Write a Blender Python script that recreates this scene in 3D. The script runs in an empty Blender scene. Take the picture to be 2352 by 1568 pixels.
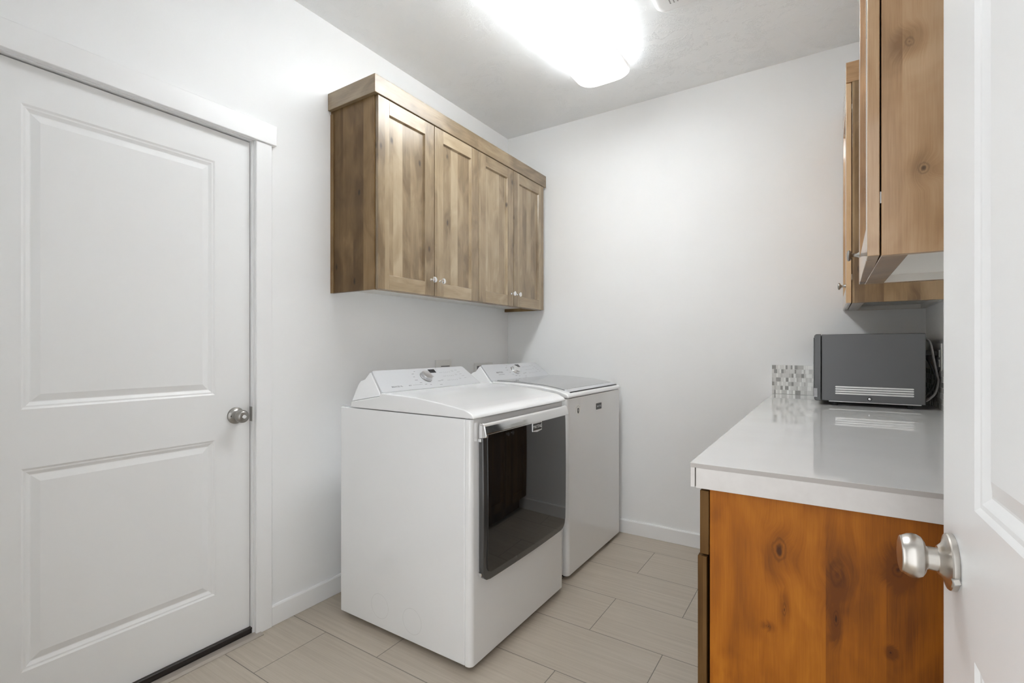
import bpy, bmesh, math, random
from mathutils import Vector, Matrix, Euler
R = math.radians
PI = math.pi
scene = bpy.context.scene
COL = scene.collection
random.seed(7)

# ------------------------------------------------------------------ room dimensions (metres, camera stands at the origin)
LX, RX, BY, NY, CZ = -2.003, 0.392, 3.03, 0.09, 2.743

# ------------------------------------------------------------------ mesh builder
class MB:
    def __init__(s):
        s.v = []; s.f = []; s.m = []
    def add(s, vs, fs, mi=0):
        o = len(s.v)
        s.v += [tuple(p) for p in vs]
        for f in fs:
            s.f.append([i + o for i in f]); s.m.append(mi)
        return s
    def box(s, x0, x1, y0, y1, z0, z1, mi=0):
        vs = [(x, y, z) for z in (z0, z1) for y in (y0, y1) for x in (x0, x1)]
        return s.add(vs, [(0, 2, 3, 1), (4, 5, 7, 6), (0, 1, 5, 4), (2, 6, 7, 3), (0, 4, 6, 2), (1, 3, 7, 5)], mi)
    def prism(s, pts, axis, a0, a1, mi=0, inset=None):
        """polygon pts in the plane across `axis`; inset(p)->shift of both ends inwards"""
        n = len(pts); vs = []
        for k, a in enumerate((a0, a1)):
            for p in pts:
                d = inset(p) if inset else 0
                aa = a + d if k == 0 else a - d
                vs.append({'x': (aa, p[0], p[1]), 'y': (p[0], aa, p[1]), 'z': (p[0], p[1], aa)}[axis])
        fs = [tuple(range(n)), tuple(range(2 * n - 1, n - 1, -1))]
        fs += [(i, i + n, (i + 1) % n + n, (i + 1) % n) for i in range(n)]
        return s.add(vs, fs, mi)
    def lathe(s, prof, org=(0, 0, 0), axis=(0, 0, 1), seg=32, mi=0, sx=1.0):
        """prof: list of (radius, height along axis)"""
        a = Vector(axis).normalized(); q = a.to_track_quat('Z', 'Y'); org = Vector(org)
        vs = []; fs = []
        for r, h in prof:
            for i in range(seg):
                t = 2 * PI * i / seg
                vs.append(org + q @ Vector((r * math.cos(t) * sx, r * math.sin(t), h)))
        for j in range(len(prof) - 1):
            for i in range(seg):
                k = (i + 1) % seg
                fs.append((j * seg + i, j * seg + k, (j + 1) * seg + k, (j + 1) * seg + i))
        fs.append(tuple(range(seg - 1, -1, -1)))
        fs.append(tuple(range((len(prof) - 1) * seg, len(prof) * seg)))
        return s.add(vs, fs, mi)
    def tube(s, pts, rad, seg=10, mi=0, flat=1.0):
        pts = [Vector(p) for p in pts]
        vs = []; fs = []
        for i, p in enumerate(pts):
            t = (pts[min(i + 1, len(pts) - 1)] - pts[max(i - 1, 0)]).normalized()
            u = t.cross(Vector((1, 0, 0)))
            if u.length < 1e-3: u = t.cross(Vector((0, 1, 0)))
            u.normalize(); w = t.cross(u)
            for k in range(seg):
                a = 2 * PI * k / seg
                vs.append(p + u * math.cos(a) * rad + w * math.sin(a) * rad * flat)
        for i in range(len(pts) - 1):
            for k in range(seg):
                l = (k + 1) % seg
                fs.append((i * seg + k, i * seg + l, (i + 1) * seg + l, (i + 1) * seg + k))
        fs.append(tuple(range(seg - 1, -1, -1))); fs.append(tuple(range((len(pts) - 1) * seg, len(pts) * seg)))
        return s.add(vs, fs, mi)
    def build(s, name, mat, parent=None, bevel=0, seg=2, smooth=None, loc=(0, 0, 0), rot=(0, 0, 0)):
        me = bpy.data.meshes.new(name)
        me.from_pydata(s.v, [], s.f)
        bm = bmesh.new(); bm.from_mesh(me)
        for i, f in enumerate(bm.faces): f.material_index = s.m[i]
        bmesh.ops.recalc_face_normals(bm, faces=bm.faces)
        bm.to_mesh(me); bm.free()
        for m in (mat if isinstance(mat, (list, tuple)) else [mat]): me.materials.append(m)
        o = bpy.data.objects.new(name, me); COL.objects.link(o)
        o.location = loc; o.rotation_euler = rot
        if parent: o.parent = parent
        if bevel:
            b = o.modifiers.new('Bevel', 'BEVEL'); b.width = bevel; b.segments = seg
            b.limit_method = 'ANGLE'; b.angle_limit = R(28); b.harden_normals = False
        if smooth or bevel:
            me.polygons.foreach_set('use_smooth', [True] * len(me.polygons))
            me.set_sharp_from_angle(angle=R(smooth if smooth else 35))
            if bevel:
                w = o.modifiers.new('WN', 'WEIGHTED_NORMAL'); w.keep_sharp = True
        return o

def catmull(pts, n=8):
    pts = [Vector(p) for p in pts]; out = []
    P = [pts[0]] + pts + [pts[-1]]
    for i in range(1, len(P) - 2):
        for k in range(n):
            t = k / n
            out.append(0.5 * ((2 * P[i]) + (P[i + 1] - P[i - 1]) * t + (2 * P[i - 1] - 5 * P[i] + 4 * P[i + 1] - P[i + 2]) * t * t
                              + (3 * P[i] - P[i - 1] - 3 * P[i + 1] + P[i + 2]) * t ** 3))
    out.append(pts[-1]); return out

def tag(o, label=None, cat=None, group=None, kind=None):
    if label: o['label'] = label
    if cat: o['category'] = cat
    if group: o['group'] = group
    if kind: o['kind'] = kind
    return o
def thing(name, label, cat, loc=(0, 0, 0), rz=0, group=None):
    o = bpy.data.objects.new(name, None); COL.objects.link(o)
    o.empty_display_size = .05
    o.location = loc; o.rotation_euler = (0, 0, rz)
    return tag(o, label, cat, group)
def dup(root, loc, label, rz=None):
    r = root.copy(); COL.objects.link(r); r.location = loc; r['label'] = label
    if rz is not None: r.rotation_euler = (0, 0, rz)
    def kids(src, dst):
        for ch in src.children:
            c = ch.copy(); COL.objects.link(c); c.parent = dst
            kids(ch, c)
    kids(root, r)
    return r

# ------------------------------------------------------------------ materials
class NT:
    def __init__(s, name):
        s.mat = bpy.data.materials.new(name); s.mat.use_nodes = True
        s.t = s.mat.node_tree; s.b = s.t.nodes['Principled BSDF']
    def n(s, typ, **kw):
        nd = s.t.nodes.new(typ)
        for k, v in kw.items(): setattr(nd, k, v)
        return nd
    def l(s, a, b): s.t.links.new(a, b)
    def val(s, x, sock):
        if isinstance(x, (int, float, tuple, list)): sock.default_value = x
        else: s.l(x, sock)
    def math(s, op, a, b=0.0, c=0.0, clamp=False):
        nd = s.n('ShaderNodeMath', operation=op, use_clamp=clamp)
        s.val(a, nd.inputs[0]); s.val(b, nd.inputs[1]); s.val(c, nd.inputs[2])
        return nd.outputs[0]
    def comb(s, x, y, z=0.0):
        nd = s.n('ShaderNodeCombineXYZ')
        s.val(x, nd.inputs[0]); s.val(y, nd.inputs[1]); s.val(z, nd.inputs[2]); return nd.outputs[0]
    def noise(s, vec, scale=1.0, detail=2.0, rough=.5, dist=0.0):
        nd = s.n('ShaderNodeTexNoise'); s.val(vec, nd.inputs['Vector'])
        nd.inputs['Scale'].default_value = scale; nd.inputs['Detail'].default_value = detail
        nd.inputs['Roughness'].default_value = rough; nd.inputs['Distortion'].default_value = dist
        return nd.outputs[0]
    def ramp(s, fac, stops, interp='LINEAR'):
        nd = s.n('ShaderNodeValToRGB'); s.val(fac, nd.inputs[0]); cr = nd.color_ramp; cr.interpolation = interp
        while len(cr.elements) < len(stops): cr.elements.new(.5)
        for e, (p, c) in zip(cr.elements, stops):
            e.position = p; e.color = (c[0], c[1], c[2], 1) if not isinstance(c, (int, float)) else (c, c, c, 1)
        return nd.outputs[0]
    def mix(s, fac, a, b, mode='MIX'):
        nd = s.n('ShaderNodeMix', data_type='RGBA', blend_type=mode)
        s.val(fac, nd.inputs[0]); s.val(a, nd.inputs[6]); s.val(b, nd.inputs[7]); return nd.outputs[2]
    def sstep(s, x, a, b):
        nd = s.n('ShaderNodeMapRange', interpolation_type='SMOOTHSTEP')
        s.val(x, nd.inputs[0]); s.val(a, nd.inputs[1]); s.val(b, nd.inputs[2]); return nd.outputs[0]
    def bump(s, h, strength=.3, dist=.001):
        nd = s.n('ShaderNodeBump'); nd.inputs['Strength'].default_value = strength; nd.inputs['Distance'].default_value = dist
        s.l(h, nd.inputs['Height']); s.l(nd.outputs[0], s.b.inputs['Normal']); return nd
    def set(s, col=None, rough=None, metal=None, coat=None, spec=None, coat_rough=None):
        b = s.b.inputs
        if col is not None: s.val(tuple(col) + (1,) if isinstance(col, tuple) and len(col) == 3 else col, b['Base Color'])
        if rough is not None: s.val(rough, b['Roughness'])
        if metal is not None: b['Metallic'].default_value = metal
        if coat is not None: b['Coat Weight'].default_value = coat
        if coat_rough is not None: b['Coat Roughness'].default_value = coat_rough
        if spec is not None: b['Specular IOR Level'].default_value = spec
        return s
def obj_xyz(m):
    tc = m.n('ShaderNodeTexCoord'); sp = m.n('ShaderNodeSeparateXYZ'); m.l(tc.outputs['Object'], sp.inputs[0])
    return tc.outputs['Object'], sp.outputs[0], sp.outputs[1], sp.outputs[2]

def plain(name, col, rough=.5, metal=0, coat=0, spec=.5, nb=None, vary=0.0):
    m = NT(name); m.set(col, rough, metal, coat, spec)
    vec, x, y, z = obj_xyz(m)
    if vary:
        c = m.ramp(m.noise(vec, 3, 3), [(.3, tuple(k * (1 - vary) for k in col)), (.7, tuple(min(1, k * (1 + vary)) for k in col))])
        m.l(c, m.b.inputs['Base Color'])
    if nb:
        m.bump(m.noise(vec, nb[0], 3), nb[1], nb[2])
    return m.mat

LAMP_SIDE, LAMP_DOWN, LAMP_UP = 0.40, 7.8, 6.0
M = {}
M['wall'] = plain('wall_paint', (.90, .905, .905), .55, nb=(220, .25, .0008), vary=.008)
M['trim'] = plain('trim_paint', (.89, .893, .895), .3, nb=(90, .05, .0005))
M['door'] = plain('door_paint', (.875, .88, .88), .32, nb=(120, .06, .0005))
M['appl'] = plain('white_enamel', (.88, .887, .892), .16, coat=.6, vary=.004)
M['silver'] = plain('silver_plastic', (.62, .63, .65), .36, metal=.25)
M['console_white'] = plain('white_plastic', (.84, .845, .85), .35)
M['chrome'] = plain('chrome', (.86, .86, .86), .07, metal=1)
M['nickel'] = plain('satin_nickel', (.62, .59, .55), .28, metal=1, nb=(300, .04, .0003))
M['nickel_dk'] = plain('aged_nickel', (.36, .35, .33), .34, metal=1, nb=(300, .04, .0003))
M['glass_dk'] = plain('smoked_glass', (.010, .010, .0105), .025, spec=.95)
M['glass_grey'] = plain('grey_lid_glass', (.28, .285, .29), .10, coat=.8, metal=.2)
M['blackp'] = plain('black_plastic', (.018, .018, .019), .35)
M['rubber'] = plain('black_rubber', (.010, .010, .010), .7)
M['sweep'] = plain('brown_black_vinyl', (.022, .016, .014), .4)
M['dkgrey'] = plain('dark_grey_trim', (.09, .09, .09), .25)
M['ink'] = plain('grey_print', (.20, .20, .21), .6)
M['ink_lt'] = plain('light_grey_print', (.42, .42, .43), .6)
M['display'] = plain('dark_display', (.03, .03, .035), .15)
M['badge'] = plain('badge_black', (.03, .03, .032), .3)
M['melamine'] = plain('cream_melamine', (.76, .735, .69), .4)
M['shade_in'] = plain('gap_shade', (.03, .018, .010), .8)  # colour stands in for the shade behind cabinet fronts
M['plate'] = plain('wall_plate_plastic', (.80, .80, .78), .35)
M['cord'] = plain('grey_cord', (.27, .26, .255), .5)
M['micro'] = NT('black_metal_paint').mat
m = NT('black_micro'); v, x, y, z = obj_xyz(m)
m.set((.155, .157, .16), .42, .9, 0, .5); m.bump(m.noise(v, 900, 2), .25, .0004); M['micro'] = m.mat
M['micro_face'] = plain('black_micro_frame', (.03, .03, .031), .14, coat=.5)
M['grille'] = plain('pale_steel', (.80, .80, .79), .30, metal=.4)
M['white_lens'] = None
m = NT('lit_lens'); m.set((.9, .9, .9), .4)             # prismatic lens: brightest straight down, weaker at the sides and towards the tube ends
m.b.inputs['Emission Color'].default_value = (.95, .983, 1, 1)
ge = m.n('ShaderNodeNewGeometry'); sx_ = m.n('ShaderNodeSeparateXYZ'); m.l(ge.outputs['Normal'], sx_.inputs[0])
dn = m.sstep(sx_.outputs[2], -.45, -1.0); upw = m.sstep(sx_.outputs[2], .1, .6)
v, x, y, z = obj_xyz(m)
endf = m.sstep(m.math('ABSOLUTE', y), .80, .20)
st_ = m.math('ADD', LAMP_SIDE, m.math('MULTIPLY', dn, LAMP_DOWN)); st_ = m.math('ADD', st_, m.math('MULTIPLY', upw, LAMP_UP))
m.l(m.math('MULTIPLY', st_, m.math('ADD', .30, m.math('MULTIPLY', endf, .70))), m.b.inputs['Emission Strength'])
M['lens'] = m.mat

# ceiling: skip-trowel texture
m = NT('ceiling_texture'); v, x, y, z = obj_xyz(m)
m.set((.93, .945, .955), .5)
n1 = m.noise(v, 9, 4, .55, 1.2); n2 = m.noise(v, 60, 3, .55, 1.5)
patch = m.sstep(n1, .47, .60)
ridge = m.sstep(m.math('ABSOLUTE', m.math('SUBTRACT', n2, .5)), .07, .0)
h = m.math('ADD', m.math('MULTIPLY', m.math('MULTIPLY', patch, ridge), 1.0), m.math('MULTIPLY', m.noise(v, 150, 2), .25))
h = m.math('ADD', h, m.math('MULTIPLY', m.sstep(n2, .42, .56), m.math('MULTIPLY', patch, .4)))
m.bump(h, .5, .0026); M['ceil'] = m.mat

# floor: long porcelain tiles with linear streaks
m = NT('floor_tile'); v, x, y, z = obj_xyz(m)
yy = m.math('SUBTRACT', y, .057 - .307 * 10); row = m.math('FLOOR', m.math('DIVIDE', yy, .307))
par = m.math('MODULO', row, 2.0)
xx = m.math('ADD', m.math('ADD', x, .844 + 6.12), m.math('MULTIPLY', par, -.306))
colm = m.math('FLOOR', m.math('DIVIDE', xx, .612))
fx = m.math('MULTIPLY', m.math('FRACT', m.math('DIVIDE', xx, .612)), .612)
fy = m.math('MULTIPLY', m.math('FRACT', m.math('DIVIDE', yy, .307)), .307)
dx = m.math('MINIMUM', fx, m.math('SUBTRACT', .612, fx)); dy = m.math('MINIMUM', fy, m.math('SUBTRACT', .307, fy))
edge = m.math('MINIMUM', dx, dy)
grout = m.math('SUBTRACT', 1.0, m.sstep(edge, .0010, .0020))
wn = m.n('ShaderNodeTexWhiteNoise', noise_dimensions='2D'); m.l(m.comb(colm, row), wn.inputs['Vector'])
sv = m.comb(m.math('ADD', m.math('MULTIPLY', x, 2.2), m.math('MULTIPLY', wn.outputs[0], 30.0)), m.math('MULTIPLY', y, 75.0))
st = m.math('ADD', m.math('MULTIPLY', m.noise(sv, 1, 4, .6), .65), m.math('MULTIPLY', m.noise(m.comb(m.math('MULTIPLY', x, 5.), m.math('MULTIPLY', y, 260.)), 1, 3), .35))
base = m.ramp(st, [(.30, (.420, .362, .292)), (.50, (.495, .433, .356)), (.70, (.56, .498, .418))])
base = m.mix(m.math('MULTIPLY', wn.outputs[0], .10), base, (.30, .27, .23, 1))
c = m.mix(grout, base, (.20, .18, .155, 1))
m.set(c, m.math('ADD', .32, m.math('MULTIPLY', grout, .4)))
m.bump(m.math('SUBTRACT', m.math('MULTIPLY', st, .12), grout), .4, .0012); M['floor'] = m.mat

# porcelain counter
m = NT('counter_porcelain'); v, x, y, z = obj_xyz(m)
m.set(m.ramp(m.noise(v, 5, 3), [(.3, (.71, .707, .70)), (.7, (.745, .742, .735))]), .035, 0, .3, .55); M['counter'] = m.mat
m = NT('counter_apron'); v, x, y, z = obj_xyz(m)
m.set(m.ramp(m.noise(v, 14, 4, .6), [(.3, (.66, .63, .605)), (.7, (.74, .715, .69))]), .25); M['apron'] = m.mat
M['tile_edge'] = plain('tile_raw_edge', (.47, .44, .415), .5)

# knotty alder: one wood, differing light is put into its tones
def wood(name, lo, mid, hi, horizontal=False, knots=(), rough=.30, bw=.085, knot_density=1.0, coat=.9, seed=0.0, blotch=.42, cr=.22, spec=.5):
    m = NT(name); v, x, y, z = obj_xyz(m)
    u = m.math('ADD', x, y); w = z
    if horizontal: u, w = w, u
    oi = m.n('ShaderNodeObjectInfo'); rnd = m.math('MULTIPLY', oi.outputs['Random'], 0.0 if knots else 7.0)
    u0 = u
    u = m.math('ADD', u, m.math('ADD', rnd, seed)); wr = m.math('ADD', w, m.math('MULTIPLY', rnd, 1.7))
    # boards
    ub = m.math('ADD', u, m.math('MULTIPLY', m.noise(m.comb(m.math('MULTIPLY', u, 6.0), 0.0), 1, 0), .06))
    bi = m.math('FLOOR', m.math('DIVIDE', ub, bw))
    wn = m.n('ShaderNodeTexWhiteNoise', noise_dimensions='1D'); m.l(bi, wn.inputs['W'])
    tint = wn.outputs[0]
    # knots: voronoi cells, a few of them carry a knot
    kv = m.comb(m.math('MULTIPLY', u, 5.5), m.math('MULTIPLY', wr, 2.6), m.math('MULTIPLY', bi, 3.7))
    vo = m.n('ShaderNodeTexVoronoi', voronoi_dimensions='2D'); m.l(kv, vo.inputs['Vector']); vo.inputs['Scale'].default_value = 1
    vo.inputs['Randomness'].default_value = .85
    sc = m.n('ShaderNodeSeparateColor'); m.l(vo.outputs['Color'], sc.inputs[0])
    sel = m.sstep(sc.outputs[0], 1.0 - .45 * knot_density, 1.02 - .45 * knot_density)
    kd = m.math('ADD', vo.outputs['Distance'], m.math('MULTIPLY', m.math('SUBTRACT', m.noise(m.comb(m.math('MULTIPLY', u, 40.), m.math('MULTIPLY', wr, 22.)), 1, 2), .5), .05))
    core = m.math('MULTIPLY', sel, m.sstep(kd, .060, .010))
    halo = m.math('MULTIPLY', sel, m.sstep(kd, .30, .04))
    for (ku, kw, kr, ks) in knots:            # placed knots: (across, along, radius, stretch along the grain)
        du = m.math('SUBTRACT', u0, ku); dw = m.math('DIVIDE', m.math('SUBTRACT', w, kw), ks)
        dd = m.math('SQRT', m.math('ADD', m.math('MULTIPLY', du, du), m.math('MULTIPLY', dw, dw)))
        dd = m.math('ADD', m.math('DIVIDE', dd, kr), m.math('MULTIPLY', m.math('SUBTRACT', m.noise(m.comb(m.math('MULTIPLY', u, 48.), m.math('MULTIPLY', w, 26.)), 1, 3), .5), 1.5))
        ring = m.math('MULTIPLY', m.sstep(m.math('ABSOLUTE', m.math('SUBTRACT', dd, .85)), .32, .0), .40)
        cc = m.math('MAXIMUM', m.sstep(dd, .55, .05), ring)
        core = m.math('MAXIMUM', core, cc)
        halo = m.math('MAXIMUM', halo, m.sstep(dd, 4.5, .8))
    # grain, bent around the knots
    gu = m.math('ADD', u, m.math('MULTIPLY', halo, m.math('MULTIPLY', m.math('SUBTRACT', m.noise(m.comb(m.math('MULTIPLY', u, 9.), m.math('MULTIPLY', wr, 7.)), 1, 1), .5), .10)))
    gv = m.comb(m.math('MULTIPLY', gu, 60.), m.math('ADD', m.math('MULTIPLY', wr, 2.2), m.math('MULTIPLY', bi, 13.1)))
    g = m.noise(gv, 1, 4, .6, .4)
    fine = m.noise(m.comb(m.math('MULTIPLY', gu, 420.), m.math('MULTIPLY', wr, 14.)), 1, 2)
    blo = m.noise(m.comb(m.math('MULTIPLY', gu, 11.), m.math('ADD', m.math('MULTIPLY', wr, 4.5), m.math('MULTIPLY', bi, 5.3))), 1, 3, .5, .9)
    f = m.math('ADD', m.math('MULTIPLY', g, .17), m.math('MULTIPLY', fine, .12))
    f = m.math('ADD', f, m.math('MULTIPLY', blo, blotch))
    f = m.math('ADD', f, m.math('MULTIPLY', m.math('SUBTRACT', tint, .5), .24))
    f = m.math('SUBTRACT', f, m.math('MULTIPLY', halo, .13))
    o = (.29 + blotch) * .5
    c = m.ramp(f, [(max(0, o - .17), lo), (o, mid), (min(1, o + .15), hi)])
    c = m.mix(m.math('MULTIPLY', core, .82, clamp=True), c, tuple(k * .22 for k in lo) + (1,))
    m.set(c, m.math('ADD', rough + .08, m.math('MULTIPLY', fine, .08)), 0, coat, spec, cr)
    m.bump(m.math('ADD', m.math('MULTIPLY', fine, .5), m.math('MULTIPLY', g, .5)), .12, .0006)
    return m.mat
GREY_LIT = ((.170, .112, .055), (.315, .230, .132), (.430, .335, .215))  # left doors: light and reflections mixed into the wood tone
M['wl_v'] = wood('alder_grey_lit', *GREY_LIT, bw=.058)
M['wl_h'] = wood('alder_grey_lit_rail', *GREY_LIT, horizontal=True, knot_density=.25, bw=.2)
M['wl_side'] = wood('alder_shaded_side', (.100, .055, .020), (.190, .115, .048), (.280, .182, .085), bw=.075, knot_density=1.3, coat=.1, spec=.25, seed=3.3)  # darker copy of the door wood, light difference put into the colour
TAN_LIT = ((.27, .140, .055), (.50, .300, .145), (.64, .430, .245))  # same alder, light on the right wall cabinets put into the colour
M['wr_v'] = wood('alder_tan_lit', *TAN_LIT, coat=1.0, cr=.07)
M['wr_h'] = wood('alder_tan_lit_rail', *TAN_LIT, horizontal=True, knot_density=.2, bw=.2, coat=1.0, cr=.07)
AMB_LIT = ((.165, .045, .002), (.370, .112, .0035), (.520, .180, .010))  # same alder, warm light on the end panel put into the colour
M['wb_v'] = wood('alder_shaded_front', (.060, .026, .007), (.115, .056, .016), (.17, .09, .03), coat=0.0, rough=.5, spec=.15)  # shaded copy of the base cabinet wood for its unlit fronts

# ------------------------------------------------------------------ room shell
def struct(name, mb, mat, **kw):
    return tag(mb.build(name, mat, **kw), kind='structure')
T = .12
struct('floor', MB().box(LX - T, RX + T, -.35, BY + T, -.10, 0), M['floor'])
struct('ceiling', MB().box(LX - T, RX + T, -.03, BY + T, CZ, CZ + .1), M['ceil'])
struct('wall_back', MB().box(LX - T, RX + T, BY, BY + T, 0, CZ), M['wall'])
struct('wall_right', MB().box(RX, RX + T, -.03, BY, 0, CZ), M['wall'])
DY0, DY1, DZ1 = .268, 1.120, 2.060                # doorway of the closed door in the left wall
struct('wall_left', MB().box(LX - T, LX, -.03, DY0, 0, CZ).box(LX - T, LX, DY1, BY, 0, CZ).box(LX - T, LX, DY0, DY1, DZ1, CZ), M['wall'])
NX0, NX1 = -.675, .172                              # doorway the camera stands in
struct('wall_near', MB().box(LX, NX0, -.03, NY, 0, CZ).box(NX1, RX, -.03, NY, 0, CZ).box(NX0, NX1, -.03, NY, 2.06, CZ), M['wall'])
def baseb(name, a, b, axis, face, d):
    p = [(0, 0), (.013, 0), (.013, .080), (.009, .087), (0, .087)]
    mb = MB()
    if axis == 'y': mb.prism([(face + d * q[0], q[1]) for q in p], 'y', a, b)
    else: mb.prism([(face + d * q[0], q[1]) for q in p], 'x', a, b)
    return struct(name, mb, M['trim'], bevel=.0015)
baseb('baseboard_left', 1.184, BY - .0005, 'y', LX, 1)
baseb('baseboard_back', LX + .014, -.150, 'x', BY, -1)
baseb('baseboard_near', LX + .014, NX0 - .066, 'x', NY, 1)

# casing of the closed door: jamb + legs + header
cf = LX + .018
mb = MB()
mb.box(LX - T, LX, DY1 - .0125, DY1, 0, DZ1).box(LX - T, LX, DY0, DY0 + .0125, 0, DZ1).box(LX - T, LX, DY0, DY1, DZ1 - .012, DZ1)
mb.box(LX - .088, LX - .060, DY1 - .026, DY1 - .0125, .02, DZ1).box(LX - .088, LX - .060, DY0 + .0125, DY0 + .026, .02, DZ1).box(LX - .088, LX - .06, DY0, DY1, DZ1 - .026, DZ1 - .012)
jam = struct('trim_1', mb, M['trim'], bevel=.001)
mb = MB().box(LX - .0002, cf, DY1 - .006, DY1 + .062, 0, 2.050).box(LX - .0002, cf, DY0 - .062, DY0 + .006, 0, 2.050)
struct('trim_2', mb, M['trim'], bevel=.0025)
struct('trim_3', MB().box(LX - .0002, LX + .026, DY0 - .085, DY1 + .079, 2.050, 2.134), M['trim'], bevel=.002)
sp = MB().box(LX - .045, LX - .0005, DY1 - .0155, DY1 - .0126, .885, .945).build('strike_plate', M['nickel_dk'], jam, bevel=.0008)
th = struct('trim_4', MB().box(LX - .115, LX - .004, DY0 + .003, DY1 - .003, 0.0, .004, 1).prism([(LX - .004, 0), (LX - .004, .0065), (LX + .026, .0065), (LX + .042, .0030), (LX + .042, 0)], 'y', DY0 + .003, DY1 + .012, 0),
            [plain('threshold_metal', (.46, .41, .36), .35, metal=.2), M['rubber']])  # black strip under the door stands in for its shadowed gap
# casing round the camera's doorway (inner face)
mb = MB().box(NX0 - .062, NX0, NY, NY + .018, 0, 2.05).box(NX1, NX1 + .062, NY, NY + .018, 0, 2.05).box(NX0 - .085, NX1 + .085, NY, NY + .018, 2.05, 2.13)
struct('trim_5', mb, M['trim'], bevel=.002)

# panel doors --------------------------------------------------------------
LOOPS = [(0, 0), (.006, .0035), (.011, .0040), (.021, .0095), (.0235, .0095), (.044, .0030)]
def door_leaf(name, W, Hh, Tk, panels, **kw):
    mb = MB()
    for side in (0, 1):
        yb = 0 if side == 0 else Tk; sg = 1 if side == 0 else -1
        q = lambda x, z, d: (x, yb + sg * d, z)
        xs0, xs1 = panels[0][0], panels[0][1]
        zs = [0] + [k for p in sorted(panels, key=lambda p: p[2]) for k in (p[2], p[3])] + [Hh]
        mb.add([q(0, 0, 0), q(xs0, 0, 0), q(xs0, Hh, 0), q(0, Hh, 0)], [(0, 1, 2, 3)])
        mb.add([q(xs1, 0, 0), q(W, 0, 0), q(W, Hh, 0), q(xs1, Hh, 0)], [(0, 1, 2, 3)])
        for i in range(0, len(zs), 2):
            mb.add([q(xs0, zs[i], 0), q(xs1, zs[i], 0), q(xs1, zs[i + 1], 0), q(xs0, zs[i + 1], 0)], [(0, 1, 2, 3)])
        for (x0, x1, z0, z1) in panels:
            vs = []
            for (i, d) in LOOPS:
                vs += [q(x0 + i, z0 + i, d), q(x1 - i, z0 + i, d), q(x1 - i, z1 - i, d), q(x0 + i, z1 - i, d)]
            fs = []
            for k in range(len(LOOPS) - 1):
                for e in range(4):
                    a = k * 4 + e; b = k * 4 + (e + 1) % 4
                    fs.append((a, b, b + 4, a + 4))
            n = (len(LOOPS) - 1) * 4
            fs.append((n, n + 1, n + 2, n + 3))
            mb.add(vs, fs)
    mb.add([(0, 0, 0), (0, Tk, 0), (0, Tk, Hh), (0, 0, Hh)], [(0, 1, 2, 3)])
    mb.add([(W, 0, 0), (W, Tk, 0), (W, Tk, Hh), (W, 0, Hh)], [(0, 1, 2, 3)])
    mb.add([(0, 0, 0), (W, 0, 0), (W, Tk, 0), (0, Tk, 0)], [(0, 1, 2, 3)])
    mb.add([(0, 0, Hh), (W, 0, Hh), (W, Tk, Hh), (0, Tk, Hh)], [(0, 1, 2, 3)])
    # weld the coincident corners so that normals agree
    o = mb.build(name, M['door'], **kw)
    bm = bmesh.new(); bm.from_mesh(o.data); bmesh.ops.remove_doubles(bm, verts=bm.verts, dist=1e-5)
    bmesh.ops.recalc_face_normals(bm, faces=bm.faces); bm.to_mesh(o.data); bm.free()
    return o

# --- closed door in the left wall
LF = LX - .018                                       # its face
d1y0, d1y1, d1z0 = .283, 1.1045, .030
W1 = d1y1 - d1y0
d1 = door_leaf('door_1', W1, 2.013, .042, [(.420 - d1y0, .969 - d1y0, .218 - d1z0, .826 - d1z0), (.420 - d1y0, .969 - d1y0, 1.004 - d1z0, 1.922 - d1z0)],
               loc=(LF, d1y0, d1z0), rot=(0, 0, R(90)))
tag(d1, kind='structure')
sw = MB().box(0.001, W1 + .004, -.012, .038, -.024, -.0005).box(0.001, W1 + .004, -.015, -.010, -.008, -.0008)
sw.build('door_sweep', M['sweep'], d1, bevel=.002)
def ros_profile(r): return [(r, 0), (r, .003), (r * .97, .006), (r * .80, .0085), (r * .55, .014), (r * .46, .021), (r * .45, .024)]
kx, kz = 1.048 - d1y0, .914 - d1z0
k1 = MB().lathe(ros_profile(.0335), (kx, 0, kz), (0, -1, 0), 40).build('rosette', M['nickel_dk'], d1, smooth=40)
kk = MB().lathe([(.0125, .018), (.0125, .026), (.0165, .030), (.0225, .036), (.0255, .044), (.0260, .050), (.0245, .058), (.0200, .063), (.0130, .0655), (.0085, .0655), (.0085, .0625), (.004, .0625)], (kx, 0, kz), (0, -1, 0), 40).build('door_knob', M['nickel_dk'], d1, smooth=40)
MB().lathe([(.0078, .0620), (.0078, .0665), (.0070, .0675)], (kx, 0, kz), (0, -1, 0), 20).box(kx - .0062, kx + .0062, -.0725, -.0665, kz - .0016, kz + .0016).build('turn_button', M['chrome'], kk, smooth=40)
MB().lathe([(.0028, .0080), (.0028, .0122)], (kx - .0215, 0, kz), (0, -1, 0), 16).build('rosette_hole', M['blackp'], k1, smooth=40)

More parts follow.
